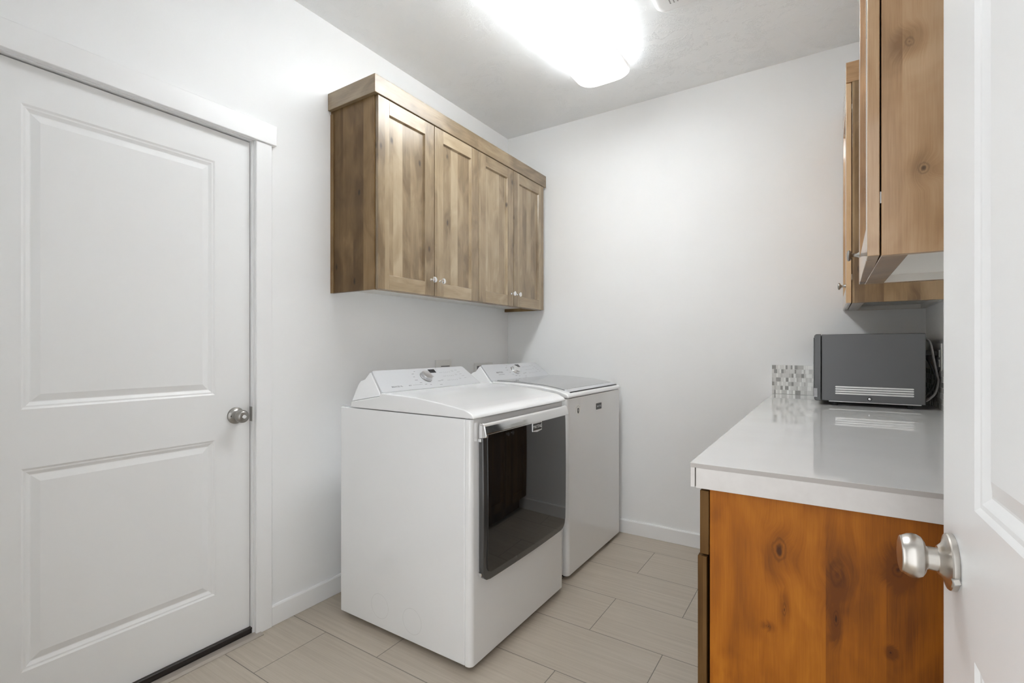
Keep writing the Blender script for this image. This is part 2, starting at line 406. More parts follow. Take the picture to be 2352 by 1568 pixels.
# --- open door beside the camera
d2 = door_leaf('door_2', .80, 2.015, .035, [(.1425, .8 - .1425, .215, .816), (.1425, .8 - .1425, .986, 1.905)], loc=(.1335, .886, .020), rot=(0, 0, R(-90 + 1.9)))
tag(d2, kind='structure')
kx, kz = .0545, .915 - .02
k1 = MB().lathe([(.0345, 0), (.0352, .0015), (.0350, .0060), (.0338, .0076), (.0290, .0086), (.0225, .0112), (.0185, .0150), (.0172, .0165)], (kx, 0, kz), (0, -1, 0), 56).build('rosette', M['nickel'], d2, smooth=30)
MB().lathe([(.0145, .0160), (.0145, .0270), (.0152, .0282), (.0200, .0294), (.0250, .0325), (.0275, .0372), (.0279, .0420), (.0268, .0468), (.0246, .0510), (.0236, .0526), (.0234, .0538), (.0225, .0548), (.0180, .0560), (.0090, .0568)], (kx, 0, kz), (0, -1, 0), 56).build('door_knob', M['nickel'], d2, smooth=28)
MB().box(-.0042, .0042, -.0016, .0010, -.0042, .0042, 0).box(-.0030, .0030, -.0020, .0010, -.0030, .0030, 1).build('privacy_slot', [M['nickel_dk'], M['nickel']], k1, loc=(kx + .0332, -.0040, kz - .0125), rot=(0, R(-20), R(90)))
MB().box(-.0012, 0, .006, .029, kz - .028, kz + .028).build('latch_plate', M['nickel'], d2)
for hz in (.2, 1.0, 1.8):
    MB().lathe([(.0065, hz - .045), (.0065, hz + .045)], (.803, -.004, 0), (0, 0, 1), 14).build('hinge', M['nickel'], d2, smooth=40)

# ------------------------------------------------------------------ shaker fronts and wall cabinets
def shaker(name, W, Hh, parent, mv, mh, loc, rot, stile=.066, tk=.019, rec=.0105):
    """front lies in local x (0..W), z (0..Hh), face at y=0 looking to -y, body towards +y"""
    root = bpy.data.objects.new(name, None); COL.objects.link(root); root.parent = parent; root.location = loc; root.rotation_euler = rot
    s = stile
    def ch(mb, nm, mat, bev=.0012):
        return mb.build(nm, mat, root, bevel=bev)
    ch(MB().box(0, s, 0, tk, 0, Hh), 'stile', mv); ch(MB().box(W - s, W, 0, tk, 0, Hh), 'stile', mv)
    ch(MB().box(s, W - s, 0, tk, 0, s), 'rail', mh); ch(MB().box(s, W - s, 0, tk, Hh - s, Hh), 'rail', mh)
    b = .0045
    vs = [(s, .0012, s), (W - s, .0012, s), (W - s, .0012, Hh - s), (s, .0012, Hh - s), (s + b, rec, s + b), (W - s - b, rec, s + b), (W - s - b, rec, Hh - s - b), (s + b, rec, Hh - s - b),
          (s, tk - .002, s), (W - s, tk - .002, s), (W - s, tk - .002, Hh - s), (s, tk - .002, Hh - s)]
    fs = [(0, 1, 5, 4), (1, 2, 6, 5), (2, 3, 7, 6), (3, 0, 4, 7), (4, 5, 6, 7), (8, 11, 10, 9), (0, 8, 9, 1), (1, 9, 10, 2), (2, 10, 11, 3), (3, 11, 8, 0)]
    ch(MB().add(vs, fs), 'panel', mv, 0)
    return root
def cab_knob(x, z, parent, mat):
    return MB().lathe([(.0075, 0), (.0070, .002), (.0048, .006), (.0045, .013), (.0065, .017), (.0135, .0205), (.0150, .0235), (.0140, .0265), (.009, .0285), (.003, .029)], (x, 0, z), (0, -1, 0), 28).build('knob', mat, parent, smooth=40)

# --- four-door cabinet over the washer and dryer (faces +x)
cx0, cxf = LX + .001, -1.700
cy0, cy1, cz0, cz1 = 1.487, 3.000, 1.451, 2.335
wc = thing('wall_cabinet', 'knotty wood wall cabinet with four shaker doors above washer and dryer', 'cabinet', (LX, cy0, cz0))
def L(o): o.location = (-LX, -cy0, -cz0); return o   # meshes below are written in room coordinates
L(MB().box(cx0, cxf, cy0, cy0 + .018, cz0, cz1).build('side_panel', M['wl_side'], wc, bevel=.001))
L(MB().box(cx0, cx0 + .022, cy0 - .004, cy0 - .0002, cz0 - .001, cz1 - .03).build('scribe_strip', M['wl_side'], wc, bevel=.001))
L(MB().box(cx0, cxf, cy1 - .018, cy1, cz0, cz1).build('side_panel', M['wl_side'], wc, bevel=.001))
L(MB().box(cxf - .019, cxf, cy0 + .018, cy1 - .018, cz0, cz0 + .038).build('front_rail', M['wl_h'], wc))
L(MB().box(cxf - .019, cxf, cy0 + .018, cy1 - .018, cz1 - .05, cz1).build('front_rail', M['wl_h'], wc))
L(MB().box(cx0, cxf - .019, cy0 + .018, cy1 - .018, cz0 + .022, cz0 + .036).box(cx0, cx0 + .012, cy0 + .018, cy1 - .018, cz0 + .036, cz1).build('bottom_panel', M['melamine'], wc))
L(MB().box(cx0, cxf, cy0 + .018, cy1 - .018, cz1 - .02, cz1 - .001).build('top_panel', M['melamine'], wc))
L(MB().box(cxf - .02, cxf + .0005, cy0 + .018, cy1 - .018, cz0 + .038, cz1 - .05).build('shade_sheet', M['shade_in'], wc))  # dark sheet painted as the shade behind the doors
# crown
L(MB().box(cx0, cxf + .026, cy0 - .018, cy1 + .020, 2.319, 2.400).build('crown', M['wl_h'], wc, bevel=.002))
dy = [1.491, 1.8635, 2.2375, 2.6075, 2.996]
for i in range(4):
    g = .0016
    w_ = dy[i + 1] - dy[i] - 2 * g - (.0016 if i in (0, 2) else 0)
    dr = shaker('door', w_, 2.3165 - (cz0 + .002), wc, M['wl_v'], M['wl_h'], (cxf + .0205 - LX, dy[i] + g - cy0, .002), (0, 0, R(90)))
    cab_knob(w_ - .021 if i % 2 == 0 else .041, .078, dr, M['chrome'])

# --- two wall cabinets on the right wall (face -x)
UXF = .085
def upper(name, label, y0, y1, z0, z1, side_mat, knob_far, ajar, group=None):
    t = thing(name, label, 'cabinet', (RX, y0, z0))
    def P(o): o.location = (-RX, -y0, -z0); return o
    x1 = RX - .001
    P(MB().box(UXF, x1, y0, y0 + .018, z0, z1).build('side_panel', side_mat, t, bevel=.0012))
    P(MB().box(UXF, x1, y1 - .018, y1, z0, z1).build('side_panel', M['wr_v'], t, bevel=.0012))
    P(MB().box(UXF, UXF + .042, y0 + .018, y1 - .018, z0, z0 + .030).build('front_rail', M['wr_h'], t, bevel=.001))
    P(MB().box(UXF, UXF + .042, y0 + .018, y1 - .018, z1 - .05, z1).build('front_rail', M['wr_h'], t, bevel=.001))
    P(MB().box(UXF + .042, x1, y0 + .018, y1 - .018, z0 + .020, z0 + .032).box(UXF + .042, x1, y0 + .0181, y0 + .0195, z0 + .0005, z0 + .02)
      .box(UXF + .042, x1, y1 - .0195, y1 - .0181, z0 + .0005, z0 + .02).box(x1 - .02, x1, y0 + .02, y1 - .02, z0 + .0005, z0 + .02).build('bottom_panel', M['melamine'], t))
    P(MB().box(UXF, x1, y0 + .018, y1 - .018, z1 - .02, z1 - .001).box(x1 - .012, x1, y0 + .018, y1 - .018, z0 + .032, z1 - .02).build('top_panel', M['melamine'], t))
    P(MB().box(UXF + .002, UXF + .004, y0 + .018, y1 - .018, z0 + .03, z1 - .05).build('shade_sheet', M['shade_in'], t))  # thin dark sheet in place of shade inside the cabinet
    P(MB().box(UXF - .022, x1, y0 - .002, y1 + (0 if y1 > 3 else .018), z1 - .006, z1 + .079).build('crown', M['wr_h'], t, bevel=.002))
    W = y1 - y0 - .004
    # local x runs to -y, so x=0 is the far edge
    if ajar:                                         # hinged on the near edge
        pv = bpy.data.objects.new('door', None)
        dr = shaker('door', W, z1 - z0 - .010, t, M['wr_v'], M['wr_h'], (0, 0, 0), (0, 0, 0))
        a = R(-90) + ajar
        hx, hy = UXF - .0215 - RX, .002               # outer near corner of the front
        # local (W,0) must fall on the hinge corner
        dr.rotation_euler = (0, 0, a)
        dr.location = (hx - W * math.cos(a), hy - W * math.sin(a), .001)
        bpy.data.objects.remove(pv)
    else:
        dr = shaker('door', W, z1 - z0 - .010, t, M['wr_v'], M['wr_h'], (UXF - .0215 - RX, W + .002, .001), (0, 0, R(-90)))
    cab_knob(.040 if knob_far else W - .040, .076, dr, M['nickel_dk'])
    for hz in (.10, z1 - z0 - .12):
        P(MB().box(UXF - .0022, UXF + .0018, y0 + .003, y0 + .040, z0 + hz, z0 + hz + .022).build('hinge', M['nickel_dk'], t))
    return t
KN_POS = [(1.157 + a, b, c, d) for a, b, c, d in ((.126, 1.757, .0085, 1.2), (.147, 1.519, .0085, 1.2), (.16, 2.05, .010, 1.4))]
# the near side panel carries two large knots
KN = wood('alder_tan_lit_end_panel', *TAN_LIT, knots=KN_POS, bw=.13, knot_density=0.1, rough=.33)
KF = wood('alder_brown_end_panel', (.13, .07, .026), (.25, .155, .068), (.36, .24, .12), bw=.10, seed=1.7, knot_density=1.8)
upper('wall_cabinet', 'knotty wood wall cabinet nearest the open white door, its door slightly ajar', 1.157, 1.667, 1.365, 2.321, KN, True, R(-1.0))
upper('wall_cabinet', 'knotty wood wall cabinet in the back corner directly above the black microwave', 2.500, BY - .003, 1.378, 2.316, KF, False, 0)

# ------------------------------------------------------------------ base cabinets and worktop
CT = .937; AZ = .884
BXF = -.2185
def base_unit(y0, y1, label, first=False, door_open=0.0):
    t = thing('base_cabinet', label, 'cabinet', (RX, y0, 0), group='base cabinets under the pale worktop')
    def P(o): o.location = (-RX, -y0, 0); return o
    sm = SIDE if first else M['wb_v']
    P(MB().box(BXF, RX - .001, y0, y0 + .019, 0, AZ - .001).build('side_panel', sm, t, bevel=.001))
    P(MB().box(BXF, RX - .001, y1 - .0185, y1 - .0005, .1, AZ - .001).box(BXF + .06, RX - .001, y0 + .019, y1 - .0185, .1, .118).build('carcass', M['melamine'], t))
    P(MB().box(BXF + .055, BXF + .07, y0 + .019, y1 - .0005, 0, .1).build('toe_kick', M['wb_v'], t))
    P(MB().box(BXF, BXF + .004, y0 + .019, y1 - .0185, .118, AZ - .002).build('shade_sheet', M['shade_in'], t))  # dark sheet, shade behind drawer and doors put into its colour
    W = y1 - y0 - .004
    dz = .731
    # drawer front
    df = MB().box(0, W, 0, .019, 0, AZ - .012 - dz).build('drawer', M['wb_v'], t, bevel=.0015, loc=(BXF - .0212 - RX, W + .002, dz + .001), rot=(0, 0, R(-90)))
    cab_knob(W / 2, .07, df, M['nickel_dk'])
    for k in range(2):
        w2 = W / 2 - .0015
        y_far = W / 2 - .0015 if k == 0 else W
        lx = BXF - .0212 - RX
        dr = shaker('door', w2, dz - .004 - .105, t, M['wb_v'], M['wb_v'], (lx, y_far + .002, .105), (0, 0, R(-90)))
        if k == 0 and first:                         # near door stands a few millimetres proud
            dr.location.x -= .003; dr.rotation_euler.z += R(-.3)
        cab_knob(.035 if k == 0 else w2 - .035, dz - .19, dr, M['nickel_dk'])
KB_POS = [(1.136 + a, b, c, d) for a, b, c, d in ((-.084, .773, .0135, 1.6), (.016, .751, .0125, 2.4), (.108, .782, .010, 1.3), (.097, .626, .0035, 1.2), (-.104, .612, .0045, .8), (.013, .662, .004, 4.0), (-.075, .655, .0035, 4.0))]
SIDE = wood('alder_amber_lit_end_panel', *AMB_LIT, bw=.105, knot_density=.12, rough=.40, coat=.02, spec=.25,
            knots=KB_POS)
base_unit(1.136, 1.766, 'knotty wood base cabinet whose end panel faces the open white door', True)
base_unit(1.767, 2.397, 'shade-toned wood base cabinet in the middle of the run, facing the dryer')
base_unit(2.398, BY - .002, 'shade-toned wood base cabinet at the far end of the run, under the microwave')
ct = thing('worktop', 'glossy pale tiled worktop with thick square edge running to the back wall', 'worktop', (0, 1.113, AZ))
def P(o): o.location = (0, -1.113, -AZ); return o
P(MB().box(-.255, RX - .001, 1.113, BY - .001, CT - .0006, CT).box(-.2546, RX - .001, 1.1134, BY - .001, CT - .0098, CT - .0006, 1).build('top_slab', [M['counter'], M['tile_edge']], ct))
P(MB().box(-.2545, -.2455, 1.1145, BY - .001, AZ, CT - .0099).build('front_edge', M['apron'], ct, bevel=.0008))
P(MB().box(-.2430, RX - .001, 1.1135, 1.1225, AZ - .001, CT - .0099).build('end_edge', M['apron'], ct, bevel=.0008))
P(MB().box(-.2450, RX - .001, 1.123, BY - .001, AZ + .0005, CT - .009).build('core', M['tile_edge'], ct))

# mosaic backsplash --------------------------------------------------------
mos = [plain('mosaic_grout', (.72, .715, .695), .6), plain('mosaic_white', (.90, .90, .87), .12, coat=.4), plain('mosaic_pale', (.70, .695, .67), .2, coat=.1),
       plain('mosaic_stone', (.56, .555, .53), .3), plain('mosaic_dark', (.31, .305, .285), .2, coat=.1), plain('mosaic_pale_matt', (.73, .725, .70), .35)]
ROWS = [
 'D253-343 W395-432 W523-558 D570-603 D675-712 W722-758 D768-822 M840-955 W960-995',
 'D300-368 W425-460 D470-516 M520-562 D762-797 W920-960 M965-990',
 'W353-390 M442-495 M635-690 D698-735 W742-780 M790-900 D917-968',
 'M258-288 D345-452 W526-562 D570-624 W635-670 W763-802 M808-845 W920-957',
 'D260-305 M322-370 W378-415 W468-503 W575-612 M618-685 D705-740 W873-910 M970-1000',
 'M302-350 D446-497 W505-545 D553-625 W633-670 M790-830 W835-870',
 'D300-335 W343-380 W432-467 M470-590 W597-633 M690-722 W728-770 D778-890 M970-990']
def row_tiles(r, length, start_rows):
    """list of (a, b, material) along one row, in metres from the outer end"""
    out = []; cur = 0.0
    if start_rows:
        k = .160 / (1010 - 253)
        for tok in ROWS[r].split():
            a, b = [(int(q) - 253) * k for q in tok[1:].split('-')]
            a = max(a, 0.0)
            while a - cur > .007:
                e = a if a - cur < .024 else cur + random.choice((.009, .012, .018))
                if a - e < .005: e = a
                out.append((cur, e, random.choice((2, 5, 5, 2)))); cur = e
            out.append((cur if a - cur < .006 else a, b + .001, {'D': 4, 'W': 1, 'M': 3}[tok[0]])); cur = b + .001
    while cur < length - .004:
        e = min(length, cur + random.choice((.009, .009, .012, .018, .026)))
        out.append((cur, e, random.choice((1, 1, 2, 3, 4, 5, 5, 2)))); cur = e
    return out
def mosaic(label, length, put, start_rows):
    mb = MB(); hrow = .157 / 7
    put(mb, 0, length, 0, .157, 0, .0055, 0)
    for r in range(7):
        z1 = .157 - r * hrow
        for (a, b, mi) in row_tiles(r, length, start_rows):
            put(mb, a + .0006, b - .0006, z1 - hrow + .0008, z1 - .0008, .0050, .0062, mi)
    o = mb.build('backsplash', mos)
    return tag(o, label, 'backsplash', 'mosaic backsplash strips above the worktop')
def put_back(mb, a, b, z0, z1, d0, d1, mi): mb.box(-.259 + a, -.259 + b, BY - .0008 - d1, BY - .0008 - d0, CT + .0006 + z0, CT + .0006 + z1, mi)
def put_right(mb, a, b, z0, z1, d0, d1, mi): mb.box(RX - .0008 - d1, RX - .0008 - d0, BY - .0075 - b, BY - .0075 - a, CT + .0006 + z0, CT + .0006 + z1, mi)
mosaic('grey and white mosaic tile strip on the back wall left of the microwave', RX + .259 - .001, put_back, True)
mosaic('mosaic tile strip on the right wall behind the microwave cords', 1.88, put_right, False)

# ------------------------------------------------------------------ microwave
mx0, mx1, my0, my1, mz0, mz1 = -.052, .331, 2.556, 2.995, CT + .020, 1.2485
mw = thing('microwave', 'black countertop microwave standing on the pale worktop against the back wall', 'microwave', (mx0, my0, CT))
def Pm(o): o.location = (-mx0, -my0, -CT); return o
Pm(MB().box(mx0 + .0275, mx1, my0, my1, mz0, mz1).build('housing', M['micro'], mw, bevel=.003))
# front frame with rounded corners, and the door glass
def rrect(x0, x1, z0, z1, r, n=6):
    pts = []
    for cx, cz, a0 in ((x1 - r, z1 - r, 0), (x0 + r, z1 - r, 90), (x0 + r, z0 + r, 180), (x1 - r, z0 + r, 270)):
        for k in range(n + 1):
            a = R(a0 + 90 * k / n); pts.append((cx + r * math.cos(a), cz + r * math.sin(a)))
    return pts
fp = []
r_ = .010
fp = [(mx0 + .0255, mz0 - .002), (mx0 + .0255, mz1 + .001)]
for k in range(7):
    a = R(90 + 15 * k); fp.append((mx0 + r_ + r_ * math.cos(a), mz1 + .001 - r_ + r_ * math.sin(a)))
for k in range(7):
    a = R(180 + 15 * k); fp.append((mx0 + r_ + r_ * math.cos(a), mz0 - .002 + r_ + r_ * math.sin(a)))
Pm(MB().prism(fp, 'y', my0 - .001, my1 + .001).build('front_frame', M['micro_face'], mw, bevel=.002, seg=3))
Pm(MB().box(mx0 - .003, mx0 + .001, my0 + .012, my1 - .115, mz0 + .015, mz1 - .014).build('door', M['glass_dk'], mw, bevel=.001))
Pm(MB().box(mx0 - .002, mx0 + .0015, my1 - .108, my1 - .012, mz0 + .015, mz1 - .014).build('control_panel', M['blackp'], mw, bevel=.001))
Pm(MB().box(mx0 - .0015, mx0 + .012, my0 - .0022, my0 + .030, mz0 + .014, mz0 + .052).build('door_release', M['ink_lt'], mw, bevel=.0012))
slot = MB()
for k in range(4):
    zz = mz0 + .062 - k * .0095
    slot.prism(rrect(mx0 + .078, mx0 + .352 - .006, zz - .0032, zz + .0032, .0031, 4), 'y', my0 - .0015, my0 + .0002)
Pm(slot.build('vent_slots', M['grille'], mw, bevel=.0008))
Pm(MB().lathe([(.0082, 0), (.0082, .0006), (.0056, .0012)], (mx0 + .200, my0, mz0 + .0145), (0, -1, 0), 24, 0).lathe([(.0055, .0008), (.0045, .0022), (.002, .0026)], (mx0 + .200, my0, mz0 + .0145), (0, -1, 0), 20, 1).build('screw', [M['blackp'], M['chrome']], mw, smooth=40))
Pm(MB().box(mx0 + .055, mx1 - .012, my0 + .010, my1 - .010, mz0 - .0045, mz0 + .001).build('base_plate', M['grille'], mw, bevel=.001))
for fx_ in (.078, .335):
    for fy_ in (.020, .410):
        Pm(MB().lathe([(.010, 0), (.0095, mz0 - CT - .004)], (mx0 + fx_, my0 + fy_, CT + .0002), (0, 0, 1), 18).build('foot', M['rubber'], mw, smooth=40))

# outlet and cords on the right wall behind it
pl = thing('wall_outlet', 'pale wall outlet plate on the right wall beside the microwave', 'outlet', (RX, 2.655, 1.145))
MB().box(-.0065, -.0006, -.040, .040, -.062, .062).build('cover_plate', M['plate'], pl, bevel=.002)
for s in (-1, 1):
    MB().box(-.0095, -.0064, -.017, .017, s * .020 - .015, s * .020 + .015).build('socket', M['plate'], pl, bevel=.002)
pc = thing('power_cord', 'thick grey power cord looping behind the microwave to the wall outlet', 'cord', (.37, 2.6, CT))
def Pc(o): o.location = (-.37, -2.6, -CT); return o
path = catmull([(.334, 2.62, 1.225), (.350, 2.605, 1.212), (.360, 2.600, 1.150), (.372, 2.612, 1.085), (.378, 2.615, 1.050), (.366, 2.600, 1.005), (.350, 2.590, .985), (.336, 2.600, .972)], 8)
Pc(MB().tube(path, .0068, 12, flat=.6).build('cable', M['cord'], pc, smooth=60))
pc2 = thing('power_cord', 'thinner dark cord bending behind the microwave, plugged into the wall outlet', 'cord', (.37, 2.62, CT))
def Pc2(o): o.location = (-.37, -2.62, -CT); return o
path = catmull([(.336, 2.66, 1.165), (.348, 2.65, 1.140), (.366, 2.64, 1.095), (.374, 2.64, 1.060), (.362, 2.63, 1.020), (.338, 2.62, .990)], 8)
Pc2(MB().tube(path, .0042, 10).build('cable', M['blackp'], pc2, smooth=60))
Pc2(MB().box(.336, .3815, 2.640, 2.668, 1.155, 1.178).build('plug', M['blackp'], pc2, bevel=.004))

# ------------------------------------------------------------------ washer and dryer
def text_mesh(s, size, depth=.0004):
    cu = bpy.data.curves.new('lettering', 'FONT'); cu.body = s; cu.size = size; cu.extrude = depth; cu.offset = size * .018
    cu.align_x = 'CENTER'; cu.align_y = 'CENTER'
    o = bpy.data.objects.new('lettering', cu); COL.objects.link(o)
    dg = bpy.context.evaluated_depsgraph_get(); me = bpy.data.meshes.new_from_object(o.evaluated_get(dg))
    bpy.data.objects.remove(o); me.materials.clear(); return me
def put_text(s, size, mat, parent, mtx, depth=.0004, sx=1.0):
    me = text_mesh(s, size, depth); me.transform(Matrix.Diagonal((sx, 1, 1, 1))); me.transform(mtx); me.materials.append(mat)
    o = bpy.data.objects.new('lettering', me); COL.objects.link(o); o.parent = parent; return o
FACE_X = Matrix(((0, 0, 1, 0), (1, 0, 0, 0), (0, 1, 0, 0), (0, 0, 0, 1)))   # text read from +x: right is +y, up is +z

WID = .735
def appliance(name, label, y0, front, is_washer):
    """local axes: x from the back wall forwards (room x), y along the wall from y0, z up"""
    t = thing(name, label, 'washing machine' if is_washer else 'clothes dryer', (front, y0, 0))
    B = -1.82 - front                                # back, in local x
    D = lambda x: x - (-1.088)                       # profile values were taken for a front at -1.088
    zt = .930
    z0 = .022
    # sheet-metal cabinet
    MB().box(B, -.030, 0, WID, z0, zt - .003).build('cabinet', M['appl'], t, bevel=.004, seg=3)
    # front panel with rolled vertical corners
    r = .020; pts = [(-.0295, 0.0)]
    for k in range(9):
        a = R(-90 + 90 * k / 8); pts.append((-r + r * math.cos(a), r + r * math.sin(a)))
    for k in range(9):
        a = R(90 * k / 8); pts.append((-r + r * math.cos(a), WID - r + r * math.sin(a)))
    pts.append((-.0295, WID))
    MB().prism(pts, 'z', z0 - .001, zt - .003).build('front_panel', M['appl'], t, bevel=.0025, seg=2, smooth=30)
    # top
    if is_washer:
        prof = [(D(-1.754), zt), (D(-1.748), .955), (D(-1.572), .986), (D(-1.560), 1.000), (D(-1.40), .996), (D(-1.25), .985), (D(-1.155), .970), (-.022, .958), (-.008, .953), (.002, .944), (.004, zt)]
    else:
        prof = [(D(-1.754), zt), (D(-1.748), .955), (D(-1.572), .986), (D(-1.560), 1.000), (D(-1.45), .997), (D(-1.364), .993), (D(-1.26), .982), (D(-1.172), .970), (D(-1.120), .962), (-.014, .955), (.002, .947), (.011, .938), (.013, zt)]
    MB().prism(prof, 'y', -.001, WID + .001, inset=lambda p: 0).build('top', M['appl'], t, bevel=.014 if not is_washer else .010, seg=4)
    # console housing, ends leaning inwards
    ins = lambda p: max(0, (p[1] - .955)) * .42
    cp = [(D(-1.747), .956), (D(-1.743), 1.0), (D(-1.739), 1.030), (D(-1.732), 1.042), (D(-1.709), 1.050), (D(-1.692), 1.079), (D(-1.684), 1.081), (D(-1.585), .9945), (D(-1.576), .9875)]
    ch = MB().prism(cp, 'y', 0, WID, inset=ins).build('console', M['console_white'], t, bevel=.005, seg=3)
    # silver fascia lying on the sloping face: frame with u along y, v up the slope
    a = Vector((D(-1.579), 0, .994)); b = Vector((D(-1.683), 0, 1.0835)); up = (b - a); Ls = up.length; up.normalize()
    nrm = Vector((-up.z * -1, 0, -up.x)).normalized()
    if nrm.x < 0: nrm = -nrm
    fm = Matrix(((0, up.x, nrm.x, a.x), (1, 0, 0, 0), (0, up.z, nrm.z, a.z), (0, 0, 0, 1)))
    rr = []
    for (px, py, a0) in ((WID - .052, Ls, 0), (.052, Ls, 90), (.022, 0, 180), (WID - .022, 0, 270)): pass
    q = [(.020, 0.0), (WID - .020, 0.0), (WID - .054, Ls), (.054, Ls)]
    def rounded(q, r, n=5):
        out = []
        for i in range(4):
            p = Vector(q[i]); p0 = Vector(q[i - 1]); p1 = Vector(q[(i + 1) % 4])
            d0 = (p0 - p).normalized(); d1 = (p1 - p).normalized(); rr_ = r[i] if isinstance(r, (list, tuple)) else r
            for k in range(n + 1):
                s = k / n; out.append(tuple(((1 - s) ** 2) * (p + d0 * rr_) + 2 * s * (1 - s) * p + s * s * (p + d1 * rr_)))
        return out
    fas = MB().prism(rounded(q, .012), 'z', -.004, .007).build('console_panel', M['silver'], t, bevel=.0025, seg=3); fas.data.transform(fm)
    def onp(mb, nm, mat, parent=fas, **kw):
        o = mb.build(nm, mat, parent, **kw); o.data.transform(fm); return o
    F0 = .0071
    ku, kv = .345, Ls * .54
    dial = onp(MB().lathe([(.0315, 0), (.0315, .002), (.0285, .003), (.0285, .016), (.0270, .0185), (.0262, .0185), (.012, .0172), (.002, .0170)], (ku, kv, F0), (0, 0, 1), 48), 'dial', M['chrome'] if is_washer else M['nickel_s'], smooth=25)
    onp(MB().lathe([(.0325, 0), (.0325, .0014)], (ku, kv, F0 - .0006), (0, 0, 1), 40), 'dial_shadow_ring', M['dkgrey'], smooth=40)
    onp(MB().box(ku + .052, ku + .097, Ls * .73, Ls * .91, F0 - .0005, F0 + .0004), 'display', M['display'])
    mk = MB(); rg = random.Random(3 if is_washer else 4)
    for k in range(7):                                # cycle names round the dial
        an = R(125 + k * 24); uu = ku + .062 * math.cos(an) * 1.15; vv = kv + .052 * math.sin(an)
        if vv < .012 or vv > Ls - .008: continue
        w = rg.choice((.010, .014, .018)); mk.box(uu - w, uu, vv - .0010, vv + .0010, F0 - .0004, F0 + .00025)
    for (uu, vv, w) in ((.390, .55, .012), (.404, .30, .020), (.398, .12, .018), (.430, .33, .016)):
        mk.box(ku - .345 + uu, ku - .345 + uu + w, Ls * vv - .0010, Ls * vv + .0010, F0 - .0004, F0 + .00025)
    onp(mk, 'cycle_lettering', M['ink'])
    mk = MB()
    for r_i, vv in enumerate((.72, .52, .30)):
        mk.box(.462 + r_i * .006, .486 + r_i * .006, Ls * vv - .001, Ls * vv + .001, F0 - .0004, F0 + .0002)
        for k in range(4): mk.box(.497 + k * .014 + r_i * .006, .499 + k * .014 + r_i * .006, Ls * vv - .004, Ls * vv + .004, F0 - .0004, F0 + .0002)
        for k in range(2): mk.box(.560 + r_i * .006, .575 + r_i * .006, Ls * vv + .002 + k * .006, Ls * vv + .0035 + k * .006, F0 - .0004, F0 + .0002)
    for k in range(5):
        uu = .592 + .006 * k; mk.box(uu, uu + .018 + .004 * (k % 2), Ls * (.80 - .11 * k) - .001, Ls * (.80 - .11 * k) + .001, F0 - .0004, F0 + .0002)
    onp(mk, 'button_lettering', M['ink_lt'])
    def ptext(s, size, u, v, mat, sx=1.0):
        return put_text(s, size, mat, fas, fm @ Matrix.Translation((u, v, F0)), .0002, sx)
    if is_washer:
        ptext('MAYTAG', .0165, .165, Ls * .47, M['ink'], 1.0)
        onp(MB().box(.135, .197, Ls * .33, Ls * .345, F0 - .0004, F0 + .0002), 'underline', M['ink'])
    else:
        ptext('BRAVOS XL', .0115, .125, Ls * .20, M['ink'], 1.1)
        ptext('MCT', .0085, .205, Ls * .20, M['ink'])
        onp(MB().box(.222, .285, Ls * .20, Ls * .215, F0 - .0004, F0 + .0002), 'underline', M['ink_lt'])
    # levelling feet
    for fx_ in (-.05, B + .06):
        for fy_ in (.055, WID - .055):
            MB().lathe([(.022, 0.0003), (.022, .010), (.012, .014), (.012, z0 + .004)], (fx_, fy_, 0), (0, 0, 1), 20).build('foot', M['rubber'], t, smooth=40)
    MB().box(B + .002, B + .06, .02, WID - .02, zt - .004, zt + .0045).build('rear_bracket', M['silver'], t, bevel=.002)
    if is_washer:
        # grey glass lid with pale front handle
        lp = [(D(-1.562), .990), (D(-1.562), 1.0045), (D(-1.40), 1.0005), (D(-1.25), .9895), (D(-1.17), .978), (-.045, .9705), (-.045, .955)]
        lid = MB().prism(lp, 'y', .050, WID - .030).build('lid', M['glass_grey'], t, bevel=.002, smooth=30)
        hp = [(-.046, .9705), (-.020, .9655), (-.012, .962), (-.012, .9595), (-.020, .957), (-.046, .957)]
        MB().prism(hp, 'y', .050, WID - .030).build('lid_handle', M['silver'], lid, bevel=.0015)
        MB().box(-.05, -.0115, .052, WID - .032, .949, .9572).build('lid_gap', M['blackp'], lid)
        # round seal and small badge
        stk = MB().lathe([(.0001, 0.0002), (.030, .0002), (.030, .0006)], (0, .118, .862), (1, 0, 0), 36).build('sticker', M['plate'], t, smooth=30)
        sh = [(-.011, .009), (-.004, .012), (.004, .012), (.011, .009), (.011, -.004), (.006, -.013), (0, -.017), (-.006, -.013), (-.011, -.004)]
        MB().prism([(.118 + p[0], .858 + p[1]) for p in sh], 'x', .0005, .0009).build('shield_emblem', M['badge'], stk)
        put_text('G', .016, M['plate'], stk, Matrix.Translation((.0009, .1185, .858)) @ FACE_X, .0002)
        dd = MB()
        for k in range(5):
            an = R(30 + 30 * k); dd.lathe([(.0021, 0), (.0021, .0004)], (.0005, .118 + .019 * math.cos(an), .866 + .016 * math.sin(an)), (1, 0, 0), 10)
        dd.build('seal_dots', M['ink_lt'], stk)
        bd = MB().box(0.0002, .003, .358, .428, .836, .871).build('badge', M['badge'], t, bevel=.0008)
        fr = MB(); 
        fr.box(.003, .0036, .3595, .4265, .8375, .8395).box(.003, .0036, .3595, .4265, .8675, .8695).box(.003, .0036, .3595, .3615, .8375, .8695).box(.003, .0036, .4245, .4265, .8375, .8695)
        fr.build('badge_border', M['ink'], bd)
        put_text('MAYTAG', .0155, M['silver'], bd, Matrix.Translation((.0031, .393, .8535)) @ FACE_X, .0003, .98)
    else:
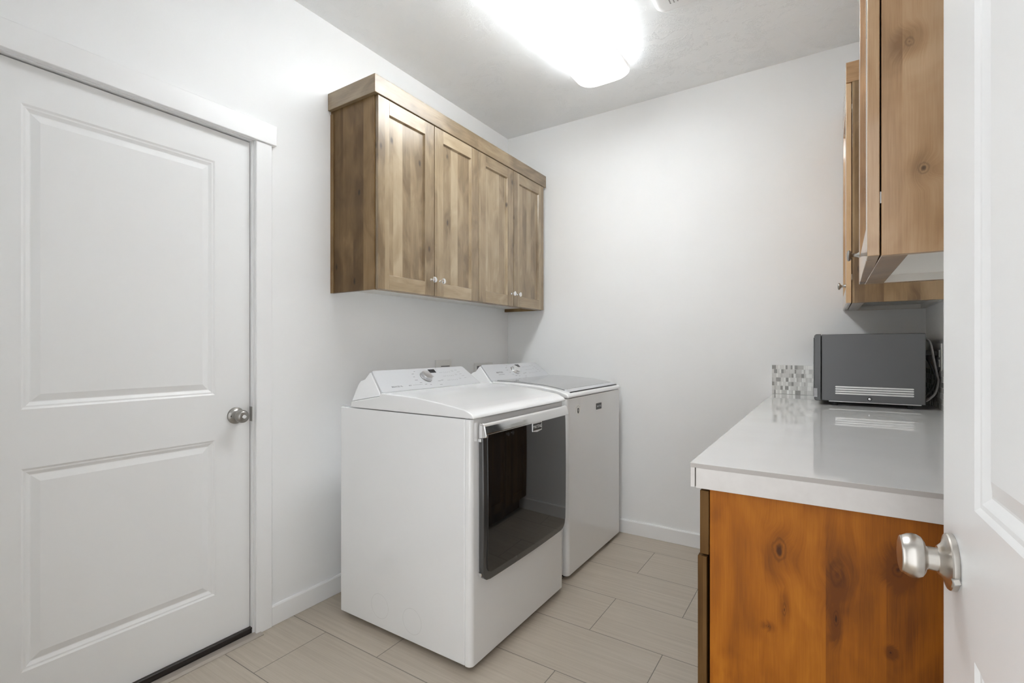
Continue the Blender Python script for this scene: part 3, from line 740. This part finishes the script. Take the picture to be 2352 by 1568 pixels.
        # side vent knock-outs
        for (kx_, kz_) in ((-1.568, .112), (-1.383, .105)):
            n = 40; ring = MB()
            pts = []
            for rr_ in (.050, .0508):
                for k in range(n):
                    an = 2 * PI * k / n; pts.append((kx_ - front + rr_ * math.cos(an), -.0002, kz_ + rr_ * math.sin(an)))
            ring.add(pts, [(k, (k + 1) % n, (k + 1) % n + n, k + n) for k in range(n)])
            ring.build('knockout', M['knock'], t)
        # door: dark bowed glass in a dark frame, chrome handle bar on top
        dy0, dy1, dz0, dz1 = .045, WID - .018, .318, .905
        door = bpy.data.objects.new('door', None); COL.objects.link(door); door.parent = t
        def bow(y, z):                                # gentle outward bulge of the glass
            u = (y - dy0) / (dy1 - dy0) * 2 - 1; v = (z - dz0) / (dz1 - dz0) * 2 - 1
            return .0075 * (1 - u * u) + .004 * (1 - v * v)
        def slab(y0, y1, z0_, z1_, rad, x_in, x_out, name, mat, parent, bev=.002, bowed=True, top_r=None):
            # rounded rectangle grid so that it can bulge
            NY_, NZ_ = 28, 24; vs = []; fs = []
            def mp(i, j):
                y = y0 + (y1 - y0) * i / NY_; z = z0_ + (z1_ - z0_) * j / NZ_
                for (cy, cz, sy, sz, rr_) in ((y0 + rad, z0_ + rad, -1, -1, rad), (y1 - rad, z0_ + rad, 1, -1, rad), (y0 + (top_r or .002), z1_ - (top_r or .002), -1, 1, top_r or .002), (y1 - (top_r or .002), z1_ - (top_r or .002), 1, 1, top_r or .002)):
                    ey = (y - cy) * sy; ez = (z - cz) * sz
                    if ey > 0 and ez > 0:
                        m_ = max(ey, ez); l_ = math.hypot(ey, ez)
                        y = cy + sy * ey * m_ / l_; z = cz + sz * ez * m_ / l_
                return y, z
            for j in range(NZ_ + 1):
                for i in range(NY_ + 1):
                    y, z = mp(i, j); vs.append((x_out + (bow(y, z) if bowed else 0), y, z))
            n = len(vs); idx = lambda i, j: j * (NY_ + 1) + i
            for j in range(NZ_):
                for i in range(NY_): fs.append((idx(i, j), idx(i + 1, j), idx(i + 1, j + 1), idx(i, j + 1)))
            border = [idx(i, 0) for i in range(NY_ + 1)] + [idx(NY_, j) for j in range(1, NZ_ + 1)] + [idx(i, NZ_) for i in range(NY_ - 1, -1, -1)] + [idx(0, j) for j in range(NZ_ - 1, 0, -1)]
            for b_ in border: vs.append((x_in, vs[b_][1], vs[b_][2]))
            k = len(border)
            for i in range(k): fs.append((border[i], n + i, n + (i + 1) % k, border[(i + 1) % k]))
            fs.append(tuple(n + i for i in range(k)))
            return MB().add(vs, fs).build(name, mat, parent, bevel=bev, smooth=30)
        slab(dy0, dy1, dz0, dz1, .045, .0005, .020, 'door_frame', M['dkgrey_g'], door, .004, top_r=.012)
        slab(dy0 + .022, dy1 - .010, dz0 + .030, .868, .026, .018, .0242, 'door_glass', M['glass_dk'], door, .0015, top_r=.012)
        # handle bar
        hb = [(.003, .9105), (.020, .910), (.027, .906), (.031, .898), (.0375, .870), (.0355, .866), (.030, .868), (.030, .876), (.003, .878)]
        MB().prism(hb, 'y', dy0 - .002, dy1 + .001).build('door_handle', M['chrome'], door, bevel=.003, seg=3)
        hb = [(.003, .878), (.028, .874), (.0315, .866), (.0315, .850), (.003, .850)]
        MB().prism([(.003, .907), (.029, .901), (.0385, .866), (.0375, .858), (.003, .852)], 'y', dy0 - .0035, dy0 + .010).build('handle_end', M['chrome'], door, bevel=.003, seg=3)
        MB().prism([(.020, .878), (.0296, .876), (.0296, .869), (.0285, .866), (.020, .866)], 'y', dy0 + .012, dy1 - .24).build('grip_recess', M['dkgrey'], door)
        for zz in (.848, .352):
            MB().box(.002, .016, dy0 - .006, dy0 + .004, zz - .007, zz + .005).build('hinge', M['chrome'], door, bevel=.001)
        # badge
        by0, by1 = 1.782 - y0, 1.862 - y0; bm_ = (by0 + by1) / 2
        bxx = .0242 + .0085
        bd = MB().prism([(by0, .8315), (bm_, .8265), (by1, .8315), (by1, .868), (by0, .868)], 'x', bxx - .002, bxx + .003).build('badge', M['chrome'], door, bevel=.0008)
        MB().box(bxx + .0029, bxx + .0034, by0 + .004, by1 - .004, .8355, .8645).build('badge_plate', M['badge'], bd)
        put_text('MAYTAG', .0185, M['chrome'], bd, Matrix.Translation((bxx + .0034, bm_, .850)) @ FACE_X, .0004, .97)
    return t
M['nickel_s'] = plain('bright_satin_metal', (.62, .62, .63), .28, metal=1)
M['knock'] = plain('enamel_groove', (.55, .55, .55), .4)
M['dkgrey_g'] = plain('dark_grey_gloss', (.055, .055, .055), .12, coat=.6)
dryer = appliance('clothes_dryer', 'white front-loading dryer with dark glass door beneath the wall cabinet', 1.402, -1.088, False)
washer = appliance('washing_machine', 'white top-loading washer with grey glass lid standing in the back corner', 2.234, -1.110, True)

# wall boxes behind the machines
o1 = thing('wall_outlet', 'white wall plate with a dark slot, just above the dryer console', 'outlet', (LX, 2.295, 1.050))
vs = [(.0006, -.073, -.062), (.0006, .073, -.062), (.0006, .073, .064), (.0006, -.073, .064), (.012, -.071, -.060), (.012, .071, -.060), (.012, .071, .062), (.012, -.071, .062),
      (.022, -.045, -.036), (.022, .045, -.036), (.022, .045, .034), (.022, -.045, .034)]
fs = [(0, 1, 2, 3)] + [(i, (i + 1) % 4, (i + 1) % 4 + 4, i + 4) for i in range(4)] + [(i + 4, (i + 1) % 4 + 4, (i + 1) % 4 + 8, i + 8) for i in range(4)] + [(8, 9, 10, 11)]
MB().add(vs, fs).build('cover_plate', M['plate'], o1, bevel=.001)
MB().box(.0215, .0228, -.040, .040, .022, .028).build('slot', M['ink'], o1)
o2 = thing('laundry_outlet_box', 'white recessed laundry supply box on the wall behind the washer console', 'outlet box', (LX, 2.715, .99))
MB().box(.0006, .010, -.105, .105, .075, .095).box(.0006, .010, -.105, .105, -.095, -.075).box(.0006, .010, -.105, -.080, -.075, .075).box(.0006, .010, .080, .105, -.075, .075).build('frame', M['plate'], o2, bevel=.001)
MB().box(.0006, .003, -.080, .080, -.075, .075).build('recess', M['ink'], o2)
for s in (-1, 1):
    MB().lathe([(.012, .001), (.012, .03), (.018, .032), (.018, .045), (.010, .047)], (0, s * .04, -.01), (1, 0, 0), 20).build('valve', M['nickel'], o2, smooth=40)

# ------------------------------------------------------------------ ceiling light and fan grille
lx, ly0, ly1 = -1.026, 1.000, 2.562
lt = thing('ceiling_light', 'long lit fluorescent ceiling light with rounded white diffuser', 'ceiling light', (lx, (ly0 + ly1) / 2, CZ))
hl = (ly1 - ly0) / 2
def puff(wid, half, z0_, z1_, r, n=8, steps=8, pw=2.6):
    mb = MB(); rings = []
    for s in range(steps + 1):
        k = s / steps
        ins = .060 * (1 - min(1, k / .5)) ** 1.6 + .040 * max(0, (k - .5) / .5) ** pw
        zz = z0_ + (z1_ - z0_) * (k if s < steps else 1.0)
        rings.append([(p[0], p[1], zz) for p in rrect(-wid / 2 + ins, wid / 2 - ins, -half + ins, half - ins, r)])
    m_ = len(rings[0]); vs = [p for r_ in rings for p in r_]; fs = []
    for s in range(len(rings) - 1):
        for i in range(m_): fs.append((s * m_ + i, s * m_ + (i + 1) % m_, (s + 1) * m_ + (i + 1) % m_, (s + 1) * m_ + i))
    fs.append(tuple(range(m_))); fs.append(tuple((len(rings) - 1) * m_ + i for i in range(m_)))
    return mb.add(vs, fs)
puff(.300, hl, -.016, -.104, .075, steps=12).build('diffuser', M['lens'], lt, smooth=60)
MB().box(-.060, .060, -hl + .09, hl - .09, -.0159, -.0003).build('housing', M['trim'], lt)

fg = thing('exhaust_fan', 'white rounded exhaust fan grille on the ceiling, cut by the top edge', 'exhaust fan', (-.500, 2.105, CZ))
def dome(w, z1_, ):
    rings = []
    for k in range(7):
        a = k / 6; ins = .030 * (1 - math.cos(a * PI / 2)) ; rings.append([(p[0], p[1], -.0003 - z1_ * math.sin(a * PI / 2)) for p in rrect(-w / 2 + ins, w / 2 - ins, -w / 2 + ins, w / 2 - ins, .045)])
    m_ = len(rings[0]); vs = [p for r_ in rings for p in r_]; fs = []
    for s in range(6):
        for i in range(m_): fs.append((s * m_ + i, s * m_ + (i + 1) % m_, (s + 1) * m_ + (i + 1) % m_, (s + 1) * m_ + i))
    fs.append(tuple(range(m_))); fs.append(tuple(6 * m_ + i for i in range(m_)))
    return MB().add(vs, fs)
dome(.320, .022).build('cover', M['trim'], fg, smooth=60)
sl = MB()
for k in range(12):
    xx = -.088 + k * .016
    sl.box(xx - .0025, xx + .0025, -.09, .098, -.0232, -.0218)
sl.build('vent_slots', M['ink_lt'], fg)

# ------------------------------------------------------------------ light, world, camera
w = bpy.data.worlds.new('hall_fill'); scene.world = w; w.use_nodes = True
wt = w.node_tree; bg = wt.nodes['Background']; bg.inputs[0].default_value = (.97, .985, 1, 1)
wc_ = wt.nodes.new('ShaderNodeTexCoord'); ws_ = wt.nodes.new('ShaderNodeSeparateXYZ'); wt.links.new(wc_.outputs['Generated'], ws_.inputs[0])
wm_ = wt.nodes.new('ShaderNodeMapRange'); wm_.interpolation_type = 'SMOOTHSTEP'; wt.links.new(ws_.outputs[0], wm_.inputs[0])
for i, k in ((1, -.3), (2, .6), (3, .75), (4, 1.5)): wm_.inputs[i].default_value = k   # added fill through the doorway, stronger from the right for dryer and left wall
wt.links.new(wm_.outputs[0], bg.inputs[1])

F, A = 1118.0, 33.0
cam = bpy.data.cameras.new('camera'); co = bpy.data.objects.new('camera', cam); COL.objects.link(co)
co.location = (0, 0, 1.19); co.rotation_euler = (R(90), 0, R(A))
cam.sensor_width = 36; cam.sensor_fit = 'HORIZONTAL'; cam.lens = F / 2352 * 36
cam.shift_y = 14 / 2352; cam.clip_start = .02; cam.clip_end = 50
scene.camera = co
vs_ = scene.view_settings
scene.display_settings.display_device = 'sRGB'
vs_.view_transform = 'Standard'; vs_.look = 'None'; vs_.gamma = 1; vs_.use_curve_mapping = False
vs_.exposure = 1.05
cy = scene.cycles
cy.max_bounces = 8; cy.diffuse_bounces = 6; cy.glossy_bounces = 4; cy.transmission_bounces = 2
cy.use_adaptive_sampling = True; cy.adaptive_threshold = .2; cy.adaptive_min_samples = 16
cy.caustics_reflective = False; cy.caustics_refractive = False; cy.sample_clamp_indirect = 6
